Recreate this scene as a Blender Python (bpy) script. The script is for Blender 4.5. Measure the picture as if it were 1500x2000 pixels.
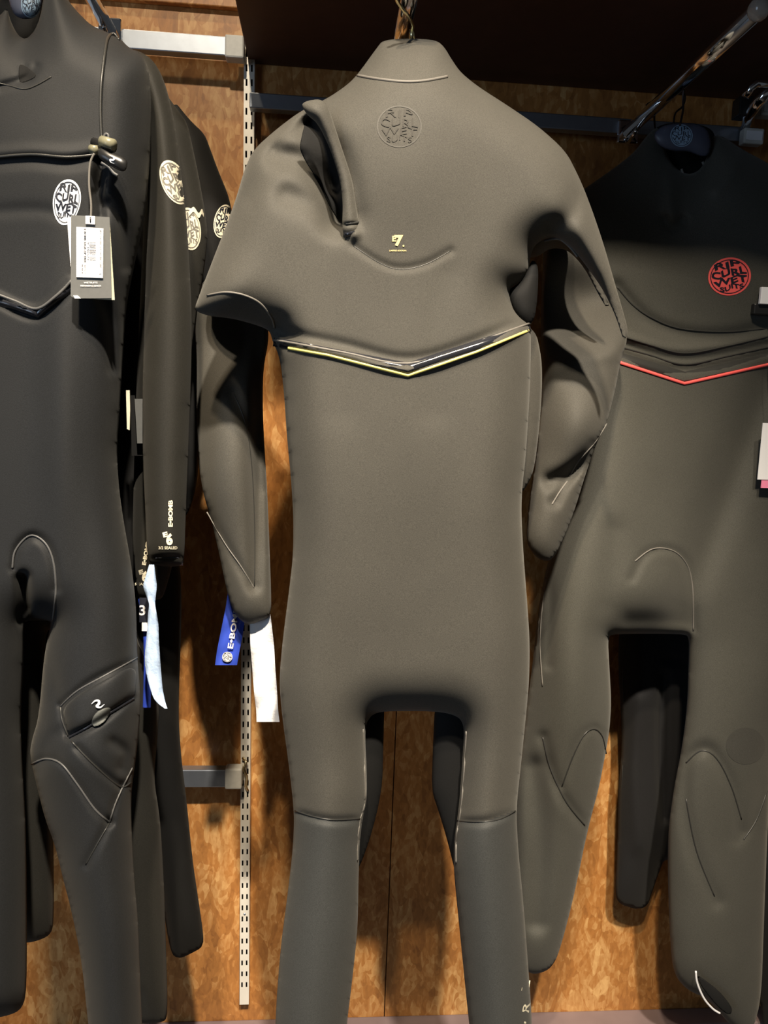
import bpy, math, random
import numpy as np
from mathutils import Vector, Matrix

random.seed(7)
for o in list(bpy.data.objects):
    bpy.data.objects.remove(o)
SC = bpy.context.scene
COL = SC.collection

# ------------------------------------------------------------------ camera
CAM = Vector((0.0, -1.55, 1.50))
F = 1500.0
yc = Vector((-117, 188, -F)).normalized()          # wall normal seen by the camera
zc = Vector((0.027, 1.0, 0.0)); zc = (zc - yc * zc.dot(yc)).normalized()
xc = yc.cross(zc)
RIGHT = Vector((xc[0], yc[0], zc[0])); UP = Vector((xc[1], yc[1], zc[1])); BACK = Vector((xc[2], yc[2], zc[2]))
camd = bpy.data.cameras.new('camera'); camd.sensor_fit = 'HORIZONTAL'; camd.sensor_width = 36; camd.lens = 36.0
camd.clip_start = 0.02
cam = bpy.data.objects.new('camera', camd); COL.objects.link(cam)
m = Matrix.Identity(4)
for i in range(3):
    m[i][0] = RIGHT[i]; m[i][1] = UP[i]; m[i][2] = BACK[i]; m[i][3] = CAM[i]
cam.matrix_world = m
SC.camera = cam

# ------------------------------------------------------------------ world, lamps, exposure
W = bpy.data.worlds.new('world'); SC.world = W; W.use_nodes = True
W.node_tree.nodes['Background'].inputs[0].default_value = (0.85, 0.92, 1.0, 1)
W.node_tree.nodes['Background'].inputs[1].default_value = 0.045
SC.view_settings.view_transform = 'Standard'; SC.view_settings.look = 'None'
SC.view_settings.gamma = 1; SC.view_settings.use_curve_mapping = False
SC.view_settings.exposure = 0.0

def lamp(name, loc, target, power, color, size, kind='SPOT', angle=100, blend=0.6, sy=None):
    l = bpy.data.lights.new(name, kind); l.energy = power; l.color = color
    if kind == 'SPOT':
        l.shadow_soft_size = size; l.spot_size = math.radians(angle); l.spot_blend = blend
    else:
        l.shape = 'RECTANGLE'; l.size = size; l.size_y = sy or size
    o = bpy.data.objects.new(name, l); COL.objects.link(o)
    o.location = loc
    d = Vector(target) - Vector(loc)
    o.rotation_euler = d.to_track_quat('-Z', 'Y').to_euler()
    return o
lamp('spot_key', (0.26, -2.65, 3.95), (0.08, -0.50, 1.08), 1150, (1.0, 0.88, 0.72), 0.06, angle=31, blend=1.0)
lamp('spot_front', (-0.35, -2.75, 3.95), (0.0, -0.2, 0.75), 260, (1.0, 0.86, 0.66), 0.06, angle=66)
lamp('spot_wall', (-0.28, -2.3, 3.95), (0.12, 0, 0.30), 300, (1.0, 0.80, 0.56), 0.06, angle=36, blend=.8)
lamp('spot_left', (-0.75, -1.05, 3.95), (-0.45, 0.0, 1.8), 55, (1.0, 0.82, 0.58), 0.05, angle=70)
lamp('shop_window', (-2.4, -3.2, 1.5), (0, 0, 1.0), 22, (0.58, 0.76, 1.0), 1.0, 'AREA', sy=1.6)

# ------------------------------------------------------------------ helpers
def ray(px, py):
    return RIGHT * ((px - 750) / F) + UP * ((1000 - py) / F) - BACK
def at(px, py, d):
    """point on the plane d metres in front of the back wall seen at photo position (px, py)"""
    r = ray(px, py)
    t = (-d - CAM.y) / r.y
    return CAM + r * t
R_, U_, B_ = (np.array(v) for v in (RIGHT, UP, BACK)); C_ = np.array(CAM)
def at_np(px, py, d):
    px = np.asarray(px, float); py = np.asarray(py, float); d = np.asarray(d, float)
    r = R_ * ((px - 750) / F)[..., None] + U_ * ((1000 - py) / F)[..., None] - B_
    t = (-d - C_[1]) / r[..., 1]
    return C_ + r * t[..., None]

def link(name, me, mat, parent=None, smooth=True, label=None):
    if mat is not None: me.materials.append(mat)
    if smooth and len(me.polygons): me.polygons.foreach_set('use_smooth', [True] * len(me.polygons))
    o = bpy.data.objects.new(name, me); COL.objects.link(o)
    if parent is not None:
        top = parent
        off = Vector((0, 0, 0))
        while top is not None:
            off += top.location; top = top.parent
        me.transform(Matrix.Translation(-off))
        o.parent = parent
    if label: o['label'] = label
    return o
def obj(name, verts, faces, mat, parent=None, smooth=True, label=None):
    me = bpy.data.meshes.new(name)
    me.from_pydata([tuple(map(float, v)) for v in verts], [], faces); me.validate(); me.update()
    return link(name, me, mat, parent, smooth, label)
def thing(name, label, cat, loc, group=None):
    o = bpy.data.objects.new(name, None); COL.objects.link(o); o.location = loc
    o.empty_display_size = 0.05
    o['label'] = label; o['category'] = cat
    if group: o['group'] = group
    return o

class MB:
    def __init__(s): s.v = []; s.f = []
    def box(s, a, b, bev=0.0):
        (x0, y0, z0), (x1, y1, z1) = [tuple(min(p, q) for p, q in zip(a, b)), tuple(max(p, q) for p, q in zip(a, b))]
        e = min(bev, (x1-x0)/2.01, (y1-y0)/2.01, (z1-z0)/2.01)
        if e <= 0:
            n = len(s.v)
            s.v += [(x0,y0,z0),(x1,y0,z0),(x1,y1,z0),(x0,y1,z0),(x0,y0,z1),(x1,y0,z1),(x1,y1,z1),(x0,y1,z1)]
            s.f += [tuple(n+i for i in q) for q in ((0,3,2,1),(4,5,6,7),(0,1,5,4),(1,2,6,5),(2,3,7,6),(3,0,4,7))]
            return s
        import bmesh
        bm = bmesh.new(); bmesh.ops.create_cube(bm, size=1)
        for v in bm.verts:
            v.co = ((x0+x1)/2 + v.co.x*(x1-x0), (y0+y1)/2 + v.co.y*(y1-y0), (z0+z1)/2 + v.co.z*(z1-z0))
        bmesh.ops.bevel(bm, geom=bm.edges[:], offset=e, segments=2, affect='EDGES', profile=0.5)
        n = len(s.v); bm.verts.index_update()
        s.v += [tuple(v.co) for v in bm.verts]; s.f += [tuple(n+v.index for v in f.verts) for f in bm.faces]
        bm.free(); return s
    def tube(s, pts, r, seg=10, sx=1.0, cap=True):
        pts = [Vector(p) for p in pts]
        rs = r if hasattr(r, '__len__') else [r]*len(pts)
        n0 = len(s.v); prev = None
        for i, p in enumerate(pts):
            t = (pts[min(i+1, len(pts)-1)] - pts[max(i-1, 0)])
            t = t.normalized() if t.length > 1e-9 else Vector((0, 0, 1))
            if prev is None:
                a = t.cross(Vector((0, 0, 1)))
                if a.length < 0.1: a = t.cross(Vector((1, 0, 0)))
                a.normalize()
            else:
                a = (prev - t*prev.dot(t)).normalized()
            prev = a; b = t.cross(a)
            for k in range(seg):
                an = 2*math.pi*k/seg
                s.v.append(tuple(p + a*(math.cos(an)*rs[i]*sx) + b*(math.sin(an)*rs[i])))
        for i in range(len(pts)-1):
            for k in range(seg):
                s.f.append((n0+i*seg+k, n0+i*seg+(k+1) % seg, n0+(i+1)*seg+(k+1) % seg, n0+(i+1)*seg+k))
        if cap:
            s.f.append(tuple(n0+k for k in reversed(range(seg)))); s.f.append(tuple(n0+(len(pts)-1)*seg+k for k in range(seg)))
        return s
    def ball(s, c, r, seg=14, rg=8):
        n0 = len(s.v)
        for i in range(rg+1):
            th = math.pi*i/rg
            for k in range(seg):
                ph = 2*math.pi*k/seg
                s.v.append((c[0]+r*math.sin(th)*math.cos(ph), c[1]+r*math.sin(th)*math.sin(ph), c[2]+r*math.cos(th)))
        for i in range(rg):
            for k in range(seg):
                s.f.append((n0+i*seg+k, n0+(i+1)*seg+k, n0+(i+1)*seg+(k+1) % seg, n0+i*seg+(k+1) % seg))
        return s
    def build(s, name, mat, parent=None, smooth=True, label=None):
        return obj(name, s.v, s.f, mat, parent, smooth, label)

def spline(pts, n=8, closed=False):
    P = [np.array(p, float) for p in pts]; out = []; N = len(P)
    for i in range(N if closed else N-1):
        if closed: p0, p1, p2, p3 = P[i-1], P[i], P[(i+1) % N], P[(i+2) % N]
        else: p0, p1, p2, p3 = P[max(i-1, 0)], P[i], P[i+1], P[min(i+2, N-1)]
        for k in range(n):
            t = k/n
            out.append(0.5*((2*p1)+(-p0+p2)*t+(2*p0-5*p1+4*p2-p3)*t*t+(-p0+3*p1-3*p2+p3)*t**3))
    if not closed: out.append(P[-1])
    return np.array(out)
def chaikin(P, it=2):
    P = np.array(P, float)
    for _ in range(it):
        Q = np.roll(P, -1, 0)
        P = np.stack([P*.78+Q*.22, P*.22+Q*.78], 1).reshape(-1, 2)
    return P
def inside(px, py, poly):
    r = np.zeros(np.shape(px), bool); x, y = poly[:, 0], poly[:, 1]; n = len(poly); j = n-1
    for i in range(n):
        if y[i] != y[j]:
            c = ((y[i] > py) != (y[j] > py)) & (px < (x[j]-x[i])*(py-y[i])/(y[j]-y[i])+x[i])
            r ^= c
        j = i
    return r
def nearest(px, py, line, closed=True):
    best = np.full(np.shape(px), 1e18); bx = np.zeros_like(best); by = np.zeros_like(best)
    n = len(line)
    for i in range(n if closed else n-1):
        a = line[i]; b = line[(i+1) % n]; d = b-a; L = d@d
        if L < 1e-12: continue
        t = np.clip(((px-a[0])*d[0]+(py-a[1])*d[1])/L, 0, 1)
        qx = a[0]+t*d[0]; qy = a[1]+t*d[1]; dd = (px-qx)**2+(py-qy)**2
        k = dd < best
        best[k] = dd[k]; bx[k] = qx[k]; by[k] = qy[k]
    return np.sqrt(best), bx, by

class Cloth:
    """A closed, filled-out neoprene shell: outline, thickness that rounds towards the outline, folds, pits."""
    def __init__(s, poly, d0, T, R, bumps=(), folds=(), step=5.0, back=0.6, tilt=None, round_it=2, power=.58, on=None):
        s.on = on
        s.poly = chaikin(poly, round_it); s.d0 = d0; s.step = step
        x0, y0 = s.poly.min(0)-step*2; x1, y1 = s.poly.max(0)+step*2
        s.x0, s.y0 = x0, y0
        nx = int((x1-x0)/step)+2; ny = int((y1-y0)/step)+2
        gx, gy = np.meshgrid(x0+np.arange(nx)*step, y0+np.arange(ny)*step)
        ins = inside(gx, gy, s.poly)
        cin = inside(gx[:-1, :-1]+step/2, gy[:-1, :-1]+step/2, s.poly)
        dist, bx, by = nearest(gx, gy, s.poly)
        used = np.zeros((ny, nx), int)
        for a in (0, 1):
            for b in (0, 1): used[a:ny-1+a, b:nx-1+b] += cin
        bnd = (used > 0) & (used < 4)
        px = np.where(bnd, bx, gx); py = np.where(bnd, by, gy)
        core = used == 4
        for _ in range(3):                      # even out the rim, staying on the outline
            sx_ = np.zeros_like(px); sy_ = np.zeros_like(px); cn = np.zeros_like(px)
            for dj in (-1, 0, 1):
                for di in (-1, 0, 1):
                    w = np.roll(np.roll(bnd, dj, 0), di, 1)
                    sx_ += np.where(w, np.roll(np.roll(px, dj, 0), di, 1), 0); sy_ += np.where(w, np.roll(np.roll(py, dj, 0), di, 1), 0); cn += w
            ax = sx_[bnd]/cn[bnd]; ay = sy_[bnd]/cn[bnd]
            _, qx, qy = nearest(ax, ay, s.poly); px[bnd] = qx; py[bnd] = qy
        def relax(a, it):
            for _ in range(it):
                b = a.copy()
                b[1:-1, 1:-1] = (a[:-2, 1:-1]+a[2:, 1:-1]+a[1:-1, :-2]+a[1:-1, 2:]+a[1:-1, 1:-1]*2)/6
                a = np.where(core, b, a)
            return a
        def height(dd):
            return relax(np.where(core, 1-(1-np.clip(dd/R, 0, 1))**2, 0.0), 40)**power
        px = relax(px, 10); py = relax(py, 10)
        hg = height(dist)
        dist2 = dist.copy(); dd_, _, _ = nearest(px[core], py[core], s.poly); dist2[core] = dd_
        h = height(dist2)
        s.front, s.fld0, s.gfront = None, None, None
        s.gfront, _ = s.shape(gx, gy, hg, d0, T, back, bumps, folds, tilt)
        s.front, s.backd = s.shape(px, py, h, d0, T, back, bumps, folds, tilt)
        s.gx, s.gy, s.px, s.py, s.cin, s.used, s.bnd = gx, gy, px, py, cin, used, bnd
    def shape(s, px, py, h, d0, T, back, bumps, folds, tilt):
        fld = np.zeros_like(px) if s.on is None else s.on.depth(px, py)
        for (cx, cy, amp, sx, sy) in bumps:
            fld += amp*np.exp(-((px-cx)/sx)**2-((py-cy)/sy)**2)
        if tilt:
            cx, cy, kx, ky = tilt; fld += kx*(px-cx)/1000+ky*(py-cy)/1000
        fr = np.zeros_like(px)
        for (line, amp, w) in folds:
            L = spline(line, 6) if len(line) > 2 else np.array(line, float)
            q = (px > L[:, 0].min()-3*w) & (px < L[:, 0].max()+3*w) & (py > L[:, 1].min()-3*w) & (py < L[:, 1].max()+3*w)
            if not q.any(): continue
            dd, _, _ = nearest(px[q], py[q], L, False)
            fr[q] += amp*np.exp(-(dd/w)**2)
        fr *= np.clip(h*1.6, 0, 1)
        return d0+fld+T*h+fr, d0+fld-T*back*h
    def depth(s, x, y):
        fx = (np.asarray(x, float)-s.x0)/s.step; fy = (np.asarray(y, float)-s.y0)/s.step
        ny, nx = s.gfront.shape
        i = np.clip(np.floor(fx).astype(int), 0, nx-2); j = np.clip(np.floor(fy).astype(int), 0, ny-2)
        a = np.clip(fx-i, 0, 1); b = np.clip(fy-j, 0, 1); Z = s.gfront
        return (Z[j, i]*(1-a)+Z[j, i+1]*a)*(1-b)+(Z[j+1, i]*(1-a)+Z[j+1, i+1]*a)*b
    def P(s, x, y, e=0.0):
        return Vector(at_np(x, y, s.depth(x, y)+e))
    def build(s, parent, mat, default='torso', regions=()):
        ny, nx = s.gx.shape
        idf = -np.ones((ny, nx), int); idb = -np.ones((ny, nx), int)
        um = s.used > 0; n = um.sum()
        idf[um] = np.arange(n)
        fr = at_np(s.px[um], s.py[um], s.front[um])
        cm = um & ~s.bnd
        idb[um] = idf[um]; idb[cm] = n+np.arange(cm.sum())
        bk = at_np(s.px[cm], s.py[cm], s.backd[cm])
        V = np.concatenate([fr, bk])
        jj, ii = np.nonzero(s.cin)
        qf = np.stack([idf[jj, ii], idf[jj+1, ii], idf[jj+1, ii+1], idf[jj, ii+1]], 1)
        qb = np.stack([idb[jj, ii], idb[jj, ii+1], idb[jj+1, ii+1], idb[jj+1, ii]], 1)
        Q = np.concatenate([qf, qb])
        cx = s.x0+(ii+.5)*s.step; cy = s.y0+(jj+.5)*s.step
        cx = np.concatenate([cx, cx]); cy = np.concatenate([cy, cy])
        nrm = np.zeros_like(V)
        fn = np.cross(V[Q[:, 2]]-V[Q[:, 0]], V[Q[:, 3]]-V[Q[:, 1]])
        for k in range(4): np.add.at(nrm, Q[:, k], fn)
        nrm /= np.maximum(np.linalg.norm(nrm, axis=1), 1e-12)[:, None]
        cls = np.zeros(len(Q), int)
        for r, (nm, pg) in enumerate(regions): 
            k = inside(cx, cy, np.array(pg, float)) & (cls == 0); cls[k] = r+1
        out = []
        for r, nm in enumerate([default]+[a for a, _ in regions]):
            q = Q[cls == r]
            if not len(q): continue
            ids, inv = np.unique(q, return_inverse=True); q2 = inv.reshape(q.shape)
            me = bpy.data.meshes.new(nm)
            me.from_pydata(V[ids].tolist(), [], q2.tolist()); me.update()
            o = link(nm, me, mat[r] if isinstance(mat, (list, tuple)) else mat, parent)
            me.normals_split_custom_set_from_vertices(nrm[ids].tolist())
            out.append(o)
        return out

def seam(cl, pts, r, mat, parent, name='seam', e=0.0, n=7, sx=1.0, label=None):
    L = spline(pts, n) if len(pts) > 2 else np.linspace(pts[0], pts[1], 14)
    mb = MB(); mb.tube([cl.P(x, y, e) for x, y in L], r, 6)
    return mb.build(name, mat, parent, True, label)
def stripe(cl, pts, w, mat, parent, name='stripe', e=0.0012, n=1, label=None):
    """flat tape of width w (photo pixels) glued on the cloth, with its own thickness"""
    dens = []
    for a, b in zip(pts[:-1], pts[1:]):
        k = max(2, int(math.hypot(b[0]-a[0], b[1]-a[1])/8))
        for t in range(k): dens.append((a[0]+(b[0]-a[0])*t/k, a[1]+(b[1]-a[1])*t/k))
    dens.append(pts[-1]); L = np.array(dens)
    v = []; f = []
    for i, (x, y) in enumerate(L):
        a = L[max(i-1, 0)]; b = L[min(i+1, len(L)-1)]; t = (b-a)/np.linalg.norm(b-a); nx, ny = -t[1], t[0]
        for sgn in (-1, 1):
            for ee in (-0.002, e):
                v.append(cl.P(x+nx*sgn*w/2, y+ny*sgn*w/2, ee))
    for i in range(len(L)-1):
        a = i*4; b = a+4
        for p, q in ((1, 3), (3, 2), (0, 1)):
            f.append((a+p, a+q, b+q, b+p))
    return obj(name, v, f, mat, parent, True, label)

def text_mesh(body, bold=0.0):
    cu = bpy.data.curves.new('t', 'FONT'); cu.body = body; cu.align_x = 'LEFT'; cu.offset = bold; cu.resolution_u = 3
    o = bpy.data.objects.new('t', cu); COL.objects.link(o)
    dg = bpy.context.evaluated_depsgraph_get(); dg.update(); ev = o.evaluated_get(dg); me = ev.to_mesh()
    v = np.array([tuple(q.co)[:2] for q in me.vertices]); f = [tuple(p.vertices) for p in me.polygons]
    ev.to_mesh_clear(); bpy.data.objects.remove(o); bpy.data.curves.remove(cu)
    mn = v.min(0); mx = v.max(0); v = (v-mn)/np.maximum(mx-mn, 1e-6)
    return v, f
def put_text(mb, lift, body, box, fn=None, bold=0.0, clip=None):
    """box = (cx, cy, w, h, rot_deg) in photo pixels, y down; lift maps (x, y) to a point"""
    v, f = text_mesh(body, bold); cx, cy, w, h, rot = box; c, s = math.cos(math.radians(rot)), math.sin(math.radians(rot))
    lx = (v[:, 0]-.5)*w; ly = (.5-v[:, 1])*h
    if fn: lx, ly = fn(lx, ly)
    X = cx+lx*c-ly*s; Y = cy+lx*s+ly*c
    n = len(mb.v); mb.v += [lift(x, y) for x, y in zip(X, Y)]
    for q in f:
        if clip is not None:
            mx, my = X[list(q)].mean(), Y[list(q)].mean()
            if not clip(mx, my): continue
        mb.f.append(tuple(n+k for k in q))

def round_logo(lift, cx, cy, rx, ry, rot, m_disc, m_let, parent, name='logo', rows=('RIP', 'CURL', 'WET', 'SUITS'), clip=None,
               ring=True, rim=None, label=None, bold=0.035, only_outline=False, squash=None):
    c, s = math.cos(math.radians(rot)), math.sin(math.radians(rot))
    def mp(u, v):            # unit disc -> photo
        if squash: u, v = squash(u, v)
        x = u*rx; y = v*ry
        return cx+x*c-y*s, cy+x*s+y*c
    def add_ring(mb, r0, r1, e):
        K = 56; J = max(1, int((r1-r0)/0.09)); n = len(mb.v); keep = []
        for j in range(J+1):
            r = r0+(r1-r0)*j/J
            for k in range(K):
                a = 2*math.pi*k/K; x, y = mp(r*math.cos(a), r*math.sin(a)); mb.v.append(lift(x, y, e)); keep.append(clip is None or clip(x, y))
        for j in range(J):
            for k in range(K):
                q = (j*K+k, (j+1)*K+k, (j+1)*K+(k+1) % K, j*K+(k+1) % K)
                if all(keep[i] for i in q): mb.f.append(tuple(n+i for i in q))
    mb = MB()
    if only_outline: add_ring(mb, .94, 1.0, .0007)
    else: add_ring(mb, 0.001, 1.0, .0007)
    root = mb.build(name, m_disc, parent, True, label)
    mb = MB()
    if ring: add_ring(mb, .86, .90, .0012)
    n = len(rows); ys = [(-.58, .34), (-.16, .40), (.26, .36), (.62, .26)][:n]
    for t, (yy, hh) in zip(rows, ys):
        half = math.sqrt(max(.05, .70-(abs(yy))**2))
        v, f = text_mesh(t, bold); U = (v[:, 0]-.5)*2*half; Vv = yy+(.5-v[:, 1])*hh-0.10*np.cos(U*2.2)*0.6+0.05*np.sin(U*9+yy*7)
        b = len(mb.v); XY = [mp(a, q) for a, q in zip(U, Vv)]
        mb.v += [lift(x, y, .0012) for x, y in XY]
        for q in f:
            if clip is None or all(clip(*XY[i]) for i in q): mb.f.append(tuple(b+i for i in q))
    if len(mb.f): mb.build('lettering', m_let, root, True)
    return root

# ------------------------------------------------------------------ materials
def nodes(name):
    M = bpy.data.materials.new(name); M.use_nodes = True
    nt = M.node_tree; return M, nt, nt.nodes['Principled BSDF']
def mat_plain(name, col, rough=.5, metal=0.0, spec=.5, emit=None, grain=0.0, gs=400, coat=0.0, trans=0.0):
    M, nt, b = nodes(name)
    b.inputs['Base Color'].default_value = (*col, 1); b.inputs['Roughness'].default_value = rough
    b.inputs['Metallic'].default_value = metal; b.inputs['Specular IOR Level'].default_value = spec
    b.inputs['Coat Weight'].default_value = coat; b.inputs['Transmission Weight'].default_value = trans
    if grain:
        tc = nt.nodes.new('ShaderNodeTexCoord'); n = nt.nodes.new('ShaderNodeTexNoise'); n.inputs['Scale'].default_value = gs
        r = nt.nodes.new('ShaderNodeMapRange'); r.inputs[3].default_value = 1-grain; r.inputs[4].default_value = 1+grain
        mx = nt.nodes.new('ShaderNodeMix'); mx.data_type = 'RGBA'; mx.blend_type = 'MULTIPLY'; mx.inputs[0].default_value = 1
        nt.links.new(tc.outputs['Object'], n.inputs['Vector']); nt.links.new(n.outputs[0], r.inputs[0])
        mx.inputs[6].default_value = (*col, 1); nt.links.new(r.outputs[0], mx.inputs[7]); nt.links.new(mx.outputs[2], b.inputs['Base Color'])
    return M
def mat_neoprene(name, col, rough=.72, sheen=.25):
    M, nt, b = nodes(name)
    tc = nt.nodes.new('ShaderNodeTexCoord')
    n1 = nt.nodes.new('ShaderNodeTexNoise'); n1.inputs['Scale'].default_value = 900; n1.inputs['Detail'].default_value = 3
    n2 = nt.nodes.new('ShaderNodeTexNoise'); n2.inputs['Scale'].default_value = 7; n2.inputs['Detail'].default_value = 4
    for n in (n1, n2): nt.links.new(tc.outputs['Object'], n.inputs['Vector'])
    r1 = nt.nodes.new('ShaderNodeMapRange'); r1.inputs[1].default_value = .3; r1.inputs[2].default_value = .7; r1.inputs[3].default_value = .78; r1.inputs[4].default_value = 1.22
    r2 = nt.nodes.new('ShaderNodeMapRange'); r2.inputs[1].default_value = .3; r2.inputs[2].default_value = .7; r2.inputs[3].default_value = .92; r2.inputs[4].default_value = 1.08
    nt.links.new(n1.outputs[0], r1.inputs[0]); nt.links.new(n2.outputs[0], r2.inputs[0])
    mu = nt.nodes.new('ShaderNodeMath'); mu.operation = 'MULTIPLY'; nt.links.new(r1.outputs[0], mu.inputs[0]); nt.links.new(r2.outputs[0], mu.inputs[1])
    mx = nt.nodes.new('ShaderNodeMix'); mx.data_type = 'RGBA'; mx.blend_type = 'MULTIPLY'; mx.inputs[0].default_value = 1
    mx.inputs[6].default_value = (*col, 1); nt.links.new(mu.outputs[0], mx.inputs[7]); nt.links.new(mx.outputs[2], b.inputs['Base Color'])
    b.inputs['Roughness'].default_value = rough; b.inputs['Specular IOR Level'].default_value = .25
    b.inputs['Sheen Weight'].default_value = sheen; b.inputs['Sheen Roughness'].default_value = .5; b.inputs['Sheen Tint'].default_value = (.9, .88, .8, 1)
    bp = nt.nodes.new('ShaderNodeBump'); bp.inputs['Strength'].default_value = .12; bp.inputs['Distance'].default_value = .001
    nt.links.new(n1.outputs[0], bp.inputs['Height']); nt.links.new(bp.outputs[0], b.inputs['Normal'])
    return M
def mat_osb(name):
    M, nt, b = nodes(name); L = nt.links
    tc = nt.nodes.new('ShaderNodeTexCoord'); mp = nt.nodes.new('ShaderNodeMapping'); mp.inputs['Scale'].default_value = (1, 1, .45)
    L.new(tc.outputs['Object'], mp.inputs[0])
    ds = nt.nodes.new('ShaderNodeTexNoise'); ds.inputs['Scale'].default_value = 22; ds.inputs['Detail'].default_value = 2; L.new(mp.outputs[0], ds.inputs['Vector'])
    ad = nt.nodes.new('ShaderNodeMix'); ad.data_type = 'RGBA'; ad.blend_type = 'LINEAR_LIGHT'; ad.inputs[0].default_value = .018
    L.new(mp.outputs[0], ad.inputs[6]); L.new(ds.outputs['Color'], ad.inputs[7])
    def vor(scale):
        v = nt.nodes.new('ShaderNodeTexVoronoi'); v.inputs['Scale'].default_value = scale; L.new(ad.outputs[2], v.inputs['Vector']); return v
    v1, v2 = vor(48), vor(120)
    big = nt.nodes.new('ShaderNodeTexNoise'); big.inputs['Scale'].default_value = 5; big.inputs['Detail'].default_value = 5; L.new(mp.outputs[0], big.inputs['Vector'])
    s1 = nt.nodes.new('ShaderNodeSeparateColor'); L.new(v1.outputs['Color'], s1.inputs[0])
    s2 = nt.nodes.new('ShaderNodeSeparateColor'); L.new(v2.outputs['Color'], s2.inputs[0])
    fine = nt.nodes.new('ShaderNodeTexNoise'); fine.inputs['Scale'].default_value = 120; fine.inputs['Detail'].default_value = 4; L.new(mp.outputs[0], fine.inputs['Vector'])
    def ma(op, a, bb):
        n = nt.nodes.new('ShaderNodeMath'); n.operation = op
        for i, q in enumerate((a, bb)):
            if isinstance(q, (int, float)): n.inputs[i].default_value = q
            else: L.new(q, n.inputs[i])
        return n.outputs[0]
    t = ma('ADD', ma('ADD', ma('MULTIPLY', s1.outputs[0], .17), ma('MULTIPLY', s2.outputs[1], .15)), ma('ADD', ma('MULTIPLY', big.outputs[0], .50), ma('MULTIPLY', fine.outputs[0], .30)))
    cr = nt.nodes.new('ShaderNodeValToRGB'); e = cr.color_ramp.elements
    e[0].position = .34; e[0].color = (.25, .100, .028, 1); e[1].position = .80; e[1].color = (.70, .42, .17, 1)
    k = cr.color_ramp.elements.new(.56); k.color = (.43, .185, .050, 1)
    L.new(t, cr.inputs[0]); L.new(cr.outputs[0], b.inputs['Base Color'])
    b.inputs['Roughness'].default_value = .42; b.inputs['Specular IOR Level'].default_value = .35
    bp = nt.nodes.new('ShaderNodeBump'); bp.inputs['Strength'].default_value = .12; bp.inputs['Distance'].default_value = .001
    L.new(t, bp.inputs['Height']); L.new(bp.outputs[0], b.inputs['Normal'])
    return M
def mat_paper(name, col):
    M, nt, b = nodes(name)
    tc = nt.nodes.new('ShaderNodeTexCoord'); n = nt.nodes.new('ShaderNodeTexNoise'); n.inputs['Scale'].default_value = 45; n.inputs['Detail'].default_value = 5; n.inputs['Roughness'].default_value = .6
    nt.links.new(tc.outputs['Object'], n.inputs['Vector'])
    bp = nt.nodes.new('ShaderNodeBump'); bp.inputs['Strength'].default_value = .5; bp.inputs['Distance'].default_value = .004
    nt.links.new(n.outputs[0], bp.inputs['Height']); nt.links.new(bp.outputs[0], b.inputs['Normal'])
    b.inputs['Base Color'].default_value = (*col, 1); b.inputs['Roughness'].default_value = .5
    return M

M_OSB = mat_osb('strand board')
M_SHELF = mat_plain('dark brown laminate', (.075, .034, .020), .6, grain=.25, gs=30)
M_STEEL = mat_plain('brushed steel', (.34, .37, .42), .42, .9, grain=.1, gs=60)
M_CHROME = mat_plain('chrome', (.85, .86, .88), .07, 1.0)
M_UPR = mat_plain('zinc white upright', (.78, .74, .66), .40, .15, grain=.1, gs=40)
M_SLOT = mat_plain('slot shadow gap', (.01, .01, .01), .9)
M_CAP = mat_plain('grey plastic', (.55, .54, .50), .45, grain=.12, gs=120)
M_CLEAR = mat_plain('clear plastic', (.75, .68, .6), .15, trans=.7)
M_FLOOR = mat_plain('dark floor', (.07, .055, .045), .6, grain=.3, gs=12)
M_GOLDW = mat_plain('brassy hook wire', (.85, .72, .42), .22, 1.0)
M_BLKW = mat_plain('black hook wire', (.03, .02, .02), .3, .8)
M_DK = mat_neoprene('neoprene shaded black', (.006, .006, .006), .8, .0)
M_DL = mat_neoprene('neoprene cool grey shaded', (.042, .044, .043), .7, .06)  # cooler lower legs; light fading downwards is mixed into this darker grey
M_D = mat_neoprene('neoprene warm grey', (.059, .056, .048), .72, .09)
M_A = mat_neoprene('neoprene charcoal', (.0135, .0146, .0162), .66, .05)
M_B = mat_neoprene('neoprene brown charcoal', (.0185, .0178, .0150), .7, .04)
M_C = mat_neoprene('neoprene black', (.005, .005, .005), .75, .02)
M_E = mat_neoprene('neoprene olive grey', (.060, .059, .050), .72, .10)
M_G = mat_neoprene('neoprene soot', (.011, .011, .012), .8, .05)
M_IN = mat_neoprene('lining and shade black', (.010, .010, .010), .9, .0)
M_SEAM_D = mat_plain('seam thread grey', (.15, .14, .125), .6)
M_SEAM_DK = mat_plain('seam glue dark', (.030, .030, .028), .4)
M_SEAM_A = mat_plain('seam thread charcoal', (.085, .085, .085), .5)
M_GLOSS = mat_plain('glossy black rubber', (.018, .019, .024), .16, spec=.7)
M_YEL = mat_plain('yellow tape', (.88, .78, .22), .4)
M_RED = mat_plain('coral red print', (.95, .13, .12), .45)
M_WHT = mat_plain('white print', (.80, .84, .90), .5)
M_CRM = mat_plain('cream print', (.86, .80, .62), .5)
M_INK = mat_plain('navy black ink', (.012, .014, .024), .5)
M_GREYP = mat_plain('grey print', (.20, .19, .165), .5)
M_GOLD = mat_plain('gold print', (.85, .66, .30), .4)
M_NAVY = mat_plain('navy hanger plastic', (.065, .072, .105), .45)
M_BLUEG = mat_plain('slate blue print', (.22, .32, .44), .5)
M_TAG = mat_plain('grey card', (.115, .118, .115), .55, grain=.1, gs=200)
M_LAB = mat_plain('white label', (.80, .80, .82), .5)
M_CARDC = mat_plain('cream card', (.80, .76, .55), .6)
M_BLUE = mat_plain('royal blue ribbon', (.035, .075, .50), .45)
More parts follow.
